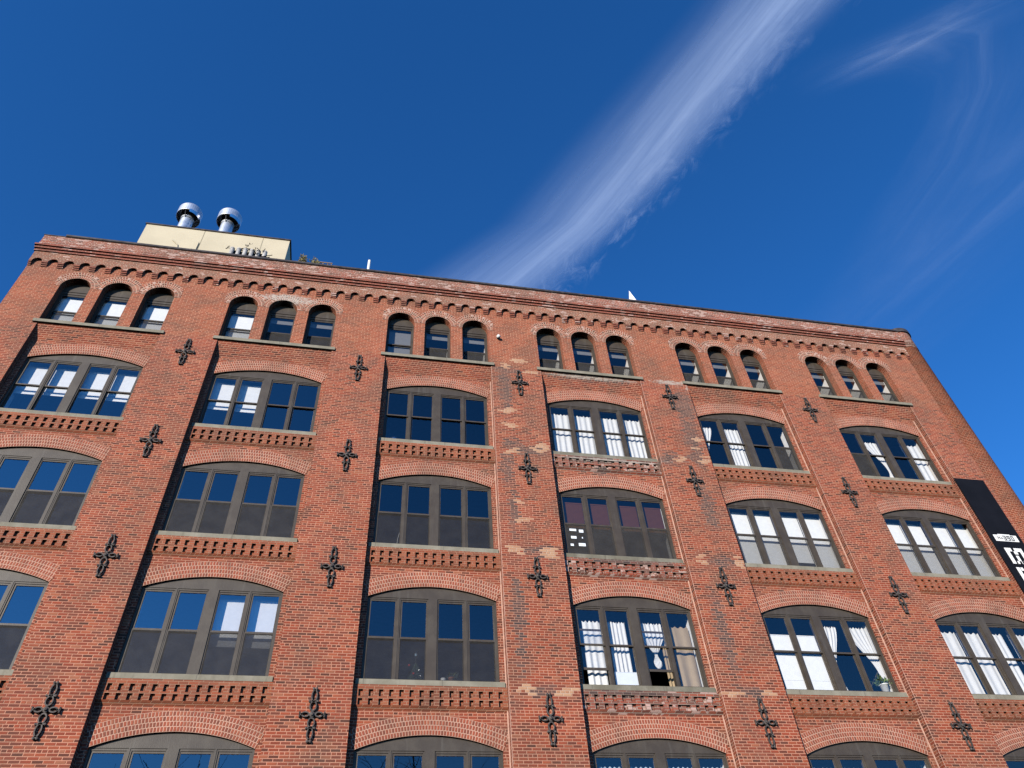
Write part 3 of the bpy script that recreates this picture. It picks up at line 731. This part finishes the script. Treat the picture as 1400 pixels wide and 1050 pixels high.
e = empty('small_christmas_tree', at(2,2,-.36,.24,.03), 'small christmas tree with a silver top behind an insect screen', 'christmas tree')
m = MB()
for q in range(9):
    h = .05+q*.055; rad = .22*(1-q/10)
    for a in range(11):
        t = a*.57+q; p = Vector((math.cos(t)*rad, math.sin(t)*rad*.6, h-.05)); 
        m.tube([(0,0,h+.03), tuple(p)], .006, 4)
        leafy(m, tuple(p*.8+Vector((0,0,.01))), 3, .03, .06, rr, .008)
m.build('foliage', MT['needle'], e); m = MB(); m.tube([(0,0,0),(0,0,.68)], .012); m.build('trunk', MT['twig'], e)
m = MB(); m.lathe([(.001,.64),(.035,.68),(.05,.74),(.02,.8),(.001,.84)], n=10); m.build('tree_topper', MT['silver'], e)
for dx, dz in ((-.16,.42),(.08,.3),(-.05,.22),(.12,.16)):
    m = MB(); m.lathe([(.001,-.03),(.022,-.02),(.03,0),(.022,.02),(.001,.03)], n=10); m.build('bauble', MT['red' if dx < 0 else 'silver'], e, (dx,-.08,dz), smooth=True)
m = MB(); m.lathe([(.001,0),(.09,.0),(.14,.06),(.15,.12),(.13,.19),(.07,.235),(.001,.25)], n=24); tag(m.build('globe_lamp', MT['pot'], None, at(0,2,1.18,.27,.05), smooth=True), 'round white globe lamp on the sill at the left edge', 'lamp')
e = empty('desk_lamp', at(2,0,-1.28,.34,.03), 'desk lamp with a dome shade behind the third bay window pane', 'lamp')
m = MB(); m.lathe([(.001,0),(.08,0),(.08,.02),(.012,.03),(.012,.26)], n=16); m.build('stand', MT['silver'], e)
m = MB(); m.lathe([(.15,.2),(.14,.27),(.08,.33),(.001,.35)], n=20); m.build('lamp_shade', MT['silver'], e, smooth=True)
m = MB(); m.tube([(0,0,0),(.01,0,.3),(.05,0,.5),(.1,0,.56)], .008, 5); tag(m.build('thin_stem', MT['pot'], None, at(2,1,-.99,.25,.05)), 'thin pale bent stem standing behind the first screened pane', 'stem')
m = MB(); leafy(m, (0,0,0), 30, .08, .12, rr); m.tube([(0,0,-.03),(0,0,.1)], .008, 4); tag(m.build('small_plant', MT['needle'], None, at(2,1,1.42,.24,.05)), 'small dark plant at the lower right corner of a screened pane', 'plant')
m = MB(); m.box(-.33,.33,0,.012,0,.42); m.box(-.33,.33,-.004,.016,.42,.428); tag(m.build('white_card', MT['board'], None, at(3,2,-.42,.21,.03)), 'plain white card leaning on the sill below a pleated curtain', 'card')
for q, (dx, dz, w_, h_) in enumerate(((.14,.84,.2,.075),(.42,.80,.13,.1),(.16,.58,.16,.085),(.48,.60,.03,.05),(.12,.33,.09,.075),(.36,.34,.2,.1))):
    m = MB(); m.box(0,w_,0,.003,0,h_)
    tag(m.build('paper_note', MT['board'], None, at(3,1,PX[0]+dx,.066,dz)), f"white paper note stuck on a dark pane, {['topmost at the left','topmost at the right','middle left','tiny one, middle right','lowest at the left','lowest at the right'][q]} of six", 'note', 'paper notes on a window')
e = empty('chair', at(4,0,-.28,.75,-.75), 'white rounded chair back behind the lower part of a curtained pane', 'chair')
m = MB()
n = 16; pts = [(-.22,.0,.42)]+[(.22*-math.cos(math.pi*k/n),.05,1.12+.22*math.sin(math.pi*k/n)) for k in range(n+1)]+[(.22,.0,.42)]
for a, b in zip(pts[1:-1], pts[2:-1]): m.face([(a[0],a[1],.45),(b[0],b[1],.45),b,a]); m.face([(a[0],a[1]+.03,.45),a and (a[0],a[1]+.03,a[2]),(b[0],b[1]+.03,b[2]),(b[0],b[1]+.03,.45)]); m.face([a,b,(b[0],b[1]+.03,b[2]),(a[0],a[1]+.03,a[2])])
m.build('backrest', MT['pot'], e); m = MB(); m.box(-.22,.22,.03,.45,.41,.45); m.build('seat', MT['pot'], e)
for x in (-.2,.2):
    for y in (.05,.43): m = MB(); m.tube([(x,y,0),(x,y,.41)], .018); m.build('leg', MT['pot'], e)

# ------------------------------------------------------------------ banner
bn = empty('banner', (26.2, -.02, Z(-2.75)), 'long black vertical banner with white lettering beside the round corner turret', 'banner')
m = MB(); m.box(-.56,.56,-.03,.0,-11.2,0); m.tube([(-.58,-.01,.0),(.58,-.01,.0)], .02); m.tube([(-.58,-.01,-11.2),(.58,-.01,-11.2)], .02); m.build('sheet', MT['banner'], bn)
lp = MB(); lp.box(-.42,.42,-.038,-.031,-2.53,-2.29); lp.box(-.24,.2,-.038,-.031,-2.29,-2.26)
plate = lp.build('label_plate', MT['letter'], bn)
# small block characters on the plate: 5-row bitmaps, and big letters of the banner turned to read upward
GL = {'N':['1001','1101','1011','1001','1001'],'o':['000','000','111','101','111'],'3':['111','001','111','001','111'],'9':['111','101','111','001','111'],'0':['111','101','101','101','111']}
m = MB(); x = -.34
for ch, sc_ in (('N',.022),('o',.018),('3',.037),('9',.037),('0',.037)):
    gl = GL[ch]; x += .03
    for rI, rowb in enumerate(gl):
        for cI, bit in enumerate(rowb):
            if bit == '1': m.box(x+cI*sc_, x+(cI+1)*sc_, -.042, -.0385, -2.315-(rI+1)*sc_-(.04 if sc_ < .03 else 0), -2.315-rI*sc_-(.04 if sc_ < .03 else 0))
    x += len(gl[0])*sc_
m.build('plate_text', MT['ink'], plate)
STROKES = {  # strokes of upright stencil letters in a 1 x 1 cell: (x0, x1, y0, y1)
 'S':[(.0,1,.80,1),(.78,1,.62,.80),(.0,.18,.46,.70),(.0,.52,.42,.58),(.6,.8,.36,.56),(.78,1,.0,.46),(.0,.78,.0,.18),(.0,.2,.18,.3)],
 'T':[(.0,1,.80,1),(.38,.62,.0,.68),(.0,.2,.62,.76),(.8,1,.62,.76)],
 'F':[(.0,1,.80,1),(.0,.22,.0,.76),(.22,.7,.42,.58)],
 'O':[(.0,1,.80,1),(.0,1,.0,.2),(.0,.22,.24,.76),(.78,1,.24,.76)],
 'L':[(.0,.22,.0,1),(.26,1,.0,.2)]}
z = -2.78; LWD, LHT = .58, .62              # letter height runs across the banner, width runs up it
for ch in 'STFOL':
    m = MB()
    for a, b, c_, d_ in STROKES[ch]:
        # turned a quarter turn anticlockwise: letter up -> banner left, letter right -> banner up
        m.box(-LHT/2+(1-d_)*LHT, -LHT/2+(1-c_)*LHT, -.036, -.031, z-LWD+a*LWD, z-LWD+b*LWD)
    m.build('letter', MT['letter'], bn); z -= LWD+.13

# ------------------------------------------------------------------ roof things
PH = 2.0
ph = empty('rooftop_penthouse', (-1.2, PH, Z(4.5)), 'tan panelled box on the roof carrying two steel flues', 'penthouse')
m = MB(); m.box(-2.85, 2.88, 0, 3.2, 0, 5.13)
m.build('wall', MT['stucco'], ph)
m = MB(); m.box(-2.9, 2.93, -.04, 3.25, 5.13, 5.20); m.build('roof_edge', MT['coping'], ph)
m = MB()
for x in (-.55, 1.80): m.box(x-.012, x+.012, -.006, .0, 0, 5.13)
m.build('panel_seam', simple('seam_grey', (.3,.26,.18), .8), ph)
m = MB(); m.tube([(-1.6,-.03,4.2),(-1.35,-.03,3.9),(-1.2,-.03,3.2)], .025, 6); m.tube([(-.6,-.03,4.2),(-.62,-.03,3.0)], .028, 6); m.build('conduit', MT['stucco'], ph)
for q, cxx in enumerate((-3.02, -1.32)):
    f = empty('exhaust_flue', (cxx, 2.85, Z(9.69)), ['shiny steel flue with round rain hood on the left of the tan rooftop box','shiny steel flue with round rain hood nearer the middle of the tan rooftop box'][q], 'flue', 'steel flues on the rooftop box')
    m = MB(); m.lathe([(.26,0),(.26,.9),(.275,.9),(.275,.96),(.26,.96),(.26,1.75),(.285,1.75),(.285,1.86),(.24,1.86),(.235,1.2)], n=28); m.build('pipe', MT['galv'], f, smooth=False)
    m = MB(); m.lathe([(.505,1.98),(.51,1.99),(.51,2.46),(.49,2.50),(.37,2.52),(.001,2.56)], n=36); m.lathe([(.49,1.98),(.49,2.46),(.001,2.50)], n=36); m.lathe([(.49,1.98),(.505,1.98)], n=36); m.build('rain_hood', MT['galv'], f, smooth=False)
    m = MB(); m.lathe([(.18,2.28),(.36,2.30),(.36,2.33),(.001,2.34)], n=24)
    for a in range(3):
        t = a*2.1+.4; m.tube([(.27*math.cos(t),.27*math.sin(t),1.7),(.5*math.cos(t),.5*math.sin(t),2.05)], .018, 5)
    m.build('bracket', MT['coping'], f)
    m = MB()  # added strip: the sunlit inside of the hood shaped as a bright piece
    for k in range(8):
        a, b = R(-75+k*8), R(-75+(k+1)*8)
        m.face([(.50*math.cos(a),.50*math.sin(a),1.84),(.50*math.cos(b),.50*math.sin(b),1.84),(.54*math.cos(b),.54*math.sin(b),2.0),(.54*math.cos(a),.54*math.sin(a),2.0)])
    m.build('hood_glint', MT['glint_strip'], f)
e = empty('vine_covered_rail', (.5, 1.0, Z(4.5)), 'short grey posts tangled with dry dark vine before the tan rooftop box', 'railing')
for k in range(6):
    m = MB(); x = -.6+k*.245; m.lathe([(.085,0),(.08,2.62),(.095,2.64),(.095,2.70),(.001,2.74)], x, .0, 10); m.build('post', MT['concrete'], e)
m = MB()
for k in range(34):
    a = Vector((rr.uniform(-.72,.78), rr.uniform(-.1,.15), rr.uniform(2.0,2.85))); m.tube([a, a+Vector((rr.uniform(-.2,.2),rr.uniform(-.05,.05),rr.uniform(-.15,.15))), a+Vector((rr.uniform(-.25,.25),0,rr.uniform(-.3,.2)))], .014, 4)
leafy(m, (0,0,2.6), 24, .3, .12, rr, .03); m.box(-.66,.7,.07,.10,1.8,2.66)
m.build('vine', MT['twig'], e)
for q, (x, sx) in enumerate(((2.6,.30),(3.08,.34))):
    e = empty('shrub', (x, 1.0, Z(4.5)), ['pointed olive shrub on the roof next to the tan rooftop box','broad olive shrub on the roof beside a wooden trellis'][q], 'shrub', 'shrubs on the roof')
    m = MB(); m.tube([(0,0,0),(.03,0,1.6),(0,0,2.5)], .05, 6, r1=.01); m.build('stem', MT['twig'], e)
    m = MB()
    for k in range(420):
        h = rr.random(); wd = sx*(1-.55*h if q == 0 else math.sin(.5+h*2.3))
        c = Vector((rr.gauss(0,.42)*wd, rr.gauss(0,.4)*wd, 1.5+h*(1.15 if q == 0 else .95))); leafy(m, c, 1, .03, .13, rr, .022)
    m.build('foliage', MT['olive'], e)
e = empty('trellis', (3.48, 1.0, Z(4.5)), 'low brown wooden trellis at the roof edge right of the shrubs', 'trellis')
m = MB()
for x in (-.28,-.1,.08,.22): m.box(x-.018,x+.018,0,.03,0,2.48)
m.build('post', MT['wood'], e); m = MB()
for z in (1.9,2.2,2.46): m.box(-.32,.26,-.02,.0,z-.02,z+.02)
m.build('slat', MT['wood'], e)
e = empty('vent_pipe', (5.15, 1.0, Z(4.5)), 'thin white vent pipe standing up behind the roof edge', 'pipe')
m = MB(); m.lathe([(.055,0),(.055,2.95),(.045,2.95),(.045,2.6)], n=14); m.build('tube', MT['white'], e); m = MB(); m.lathe([(.09,2.05),(.09,2.2),(.055,2.22)], n=14); m.build('collar', MT['concrete'], e)
e = empty('roof_spire', (16.12, 1.0, Z(4.5)), 'small white pyramid spire peeping over the roof edge', 'spire')
m = MB(); b = .27; ap = (0.0,0,2.98)
c4 = [(-b*.9,-.1,1.7),(b*.6,-b,1.7),(b*.95,.2,1.7),(-b*.4,b,1.7)]
for a, d in zip(c4, c4[1:]+c4[:1]): m.face([a, d, ap])
for a, d in zip(c4, c4[1:]+c4[:1]): m.face([(a[0],a[1],0),(d[0],d[1],0),d,a])
m.build('cone', MT['white'], e); m = MB(); m.box(-.3,.3,-.3,.3,1.62,1.7); m.build('base_trim', MT['white'], e)
e = empty('wall_lamp', (10.02, 0, Z(2.21)), 'small round white lamp on the wall between two triple arched windows', 'lamp')
m = MB(); m.lathe([(.001,-.07),(.05,-.06),(.075,0),(.05,.06),(.001,.07)], 0, -.1, 14); m.build('globe', MT['pot'], e, smooth=True)
m = MB(); m.tube([(0,0,.05),(0,-.1,.06)], .02); m.box(-.05,.05,-.02,0,-.02,.1); m.build('bracket', MT['iron'], e)

# ------------------------------------------------------------------ bare trees across the street, seen mirrored in the lowest panes
def bare_tree(loc, h, label, seed):
    rt = random.Random(seed); e = empty('bare_tree', loc, label, 'tree', 'bare trees across the street'); tr = MB(); br = MB()
    def grow(mb, p, d, ln, r, lv):
        q = [p]
        for _ in range(4):
            d = (d+Vector((rt.gauss(0,.13),rt.gauss(0,.13),.05))).normalized(); q.append(q[-1]+d*ln/4)
        mb.tube(q, r, 6 if lv < 2 else 3, r1=r*.6)
        if lv >= 4: return
        for k in range(3 if lv else 6):
            t = rt.uniform(.35, 1); b = q[min(4, int(t*4)+1)]
            nd = (d+Vector((rt.gauss(0,.65),rt.gauss(0,.65),rt.uniform(0,.35)))).normalized()
            grow(br, b, nd, ln*rt.uniform(.5,.72), r*.5, lv+1)
    grow(tr, Vector((0,0,0)), Vector((0,0,1)), h*.5, .26, 0)
    tr.build('trunk', MT['twig'], e, weld=False); br.build('crown', MT['twig'], e, weld=False)
bare_tree((-6.5, -38, 0), 21, 'bare leafless tree mirrored in the lowest panes of the second bay', 4)
bare_tree((9.5, -36, 0), 23, 'bare leafless tree mirrored in the lowest panes of the third bay', 8)

# ------------------------------------------------------------------ high cirrus, real sheets of ice cloud at 6 km
def cloud_mat(name, kind):
    t = NT(name); uv = t.n('ShaderNodeUVMap').outputs[0]; u, v = t.sep(uv)[:2]      # u along the streak, v across 0..1
    P = t.pos()
    if kind == 'main':
        fib = t.noise(t.xyz(t.ma('MULTIPLY', u, 1.8), t.ma('MULTIPLY', t.ma('ADD', v, t.ma('MULTIPLY', u, .22)), 5.), 0.), 1., 8, .6, .35)
        fine = t.noise(t.xyz(t.ma('MULTIPLY', u, 5.), t.ma('MULTIPLY', t.ma('ADD', v, t.ma('MULTIPLY', u, .35)), 22.), 4.), 1., 5, .6, .4)
        soft = t.noise(t.xyz(t.ma('MULTIPLY', u, 3.), t.ma('MULTIPLY', v, 2.), 5.), 1., 4)
        tuft = t.noise(t.xyz(t.ma('MULTIPLY', u, 16.), t.ma('MULTIPLY', t.ma('ADD', v, t.ma('MULTIPLY', u, 1.)), 8.), 2.), 1., 7, .62, 1.4)
        vr = t.ma('ADD', v, t.ma('MULTIPLY', t.ma('SUBTRACT', soft, .5), .28))
        core = t.ma('MULTIPLY', t.mr(v, .0, .62), t.mr(t.ma('ADD', vr, t.ma('MULTIPLY', t.ma('SUBTRACT', tuft, .5), .2)), .54, .86, 1, 0))
        core = t.ma('MULTIPLY', core, t.ma('MULTIPLY', t.mr(fib, .2, .75, .5, 1.), t.mr(fine, .3, .7, .86, 1.05)))
        tf = t.ma('MULTIPLY', t.mr(tuft, .46, .70), t.ma('MULTIPLY', t.mr(v, .55, .74), t.mr(v, .80, .97, 1, 0)))
        a = t.ma('ADD', t.ma('MULTIPLY', core, .52), t.ma('MULTIPLY', tf, t.ma('MULTIPLY', t.mr(soft, .35, .65), .24)))
    else:
        fib = t.noise(t.xyz(t.ma('MULTIPLY', u, 1.6), t.ma('MULTIPLY', t.ma('ADD', v, t.ma('MULTIPLY', u, .3)), 4.), 7.), 1., 7, .62, .8)
        if kind == 'wisp': a = t.ma('MULTIPLY', t.ma('MULTIPLY', t.mr(v, .0, .55), t.mr(t.ma('ADD', v, t.ma('MULTIPLY', fib, .25)), .62, .95, 1, 0)), t.mr(fib, .35, .75, .03, .13))
        else: a = t.ma('MULTIPLY', t.ma('MULTIPLY', t.mr(v, 0., .5), t.mr(v, .5, 1., 1, 0)), t.mr(fib, .35, .8, .015, .08))
        a = t.ma('MULTIPLY', a, t.ma('MULTIPLY', t.mr(u, 0., .25), t.mr(u, .75, 1., 1, 0)))
    tr = t.n('ShaderNodeBsdfTransparent'); tl = t.n('ShaderNodeBsdfTranslucent'); tl.inputs[0].default_value = (.90,.97,1,1)
    df = t.n('ShaderNodeBsdfDiffuse'); df.inputs[0].default_value = (.90,.97,1,1)
    ad = t.n('ShaderNodeAddShader'); t.t.links.new(tl.outputs[0], ad.inputs[0]); t.t.links.new(df.outputs[0], ad.inputs[1])
    m = t.n('ShaderNodeMixShader'); t.put(m.inputs[0], a)
    t.t.links.new(tr.outputs[0], m.inputs[1]); t.t.links.new(ad.outputs[0], m.inputs[2]); return t.end(m.outputs[0])
def cloud(name, Ls, Rs, kind, label, n=40, mv=20):
    def interp(P, s):
        f = s*(len(P)-1); i = min(int(f), len(P)-2); q = f-i
        return [P[i][k]+(P[i+1][k]-P[i][k])*q for k in (0,1)]
    m = MB(); G = []
    for i in range(n+1):
        a, b = interp(Ls, i/n), interp(Rs, i/n)
        G.append([(a[0]+(b[0]-a[0])*j/mv, a[1]+(b[1]-a[1])*j/mv, 6000+25*math.sin(i/n*9+j/mv*4)) for j in range(mv+1)])
    for i in range(n):
        for j in range(mv):
            m.face([G[i][j],G[i+1][j],G[i+1][j+1],G[i][j+1]], [(i/n,j/mv),((i+1)/n,j/mv),((i+1)/n,(j+1)/mv),(i/n,(j+1)/mv)])
    o = m.build(name, cloud_mat(name+'_ice', kind), smooth=True)
    o.visible_shadow = True
    tag(o, label, 'cloud', 'cirrus clouds'); return o
cloud('cirrus_cloud', [(-900,5000),(-50,4480),(820,3620),(1250,2791),(1610,2165),(1930,1606),(2120,1218),(2348,719),(2700,0)],
      [(1990,4700),(2000,4226),(2410,3399),(2700,2837),(2900,2335),(3130,1815),(3400,1335),(3790,777),(4200,100)], 'main', 'broad white feathered streak of cirrus rising from the roof to the top of the sky')
cloud('cirrus_cloud', [(2900,1900),(3400,1500),(3850,1180),(4250,950),(4700,700)], [(3250,2250),(3750,1900),(4150,1700),(4480,1500),(4900,1150)], 'wisp', 'thin faint wisp of cirrus high in the upper right of the sky')
cloud('cirrus_cloud', [(4100,1100),(4350,1700),(4400,2300),(4400,3100),(4200,4000),(3700,4900)], [(6400,900),(6600,2000),(6600,2900),(6400,3900),(6100,4800),(5600,5600)], 'arc', 'very faint straight veil of cirrus low at the right edge of the sky')
cloud('cirrus_cloud', [(3221,2050),(3600,1950),(3950,1850),(4150,1950),(4250,2200),(4300,2600),(4250,3300),(4100,4100)], [(3221,1800),(3500,1450),(3950,1050),(4600,800),(5200,1300),(5500,2200),(5450,3400),(5300,4400)], 'arc', 'faint hooked veil of cirrus curving down the right side of the sky', n=60)
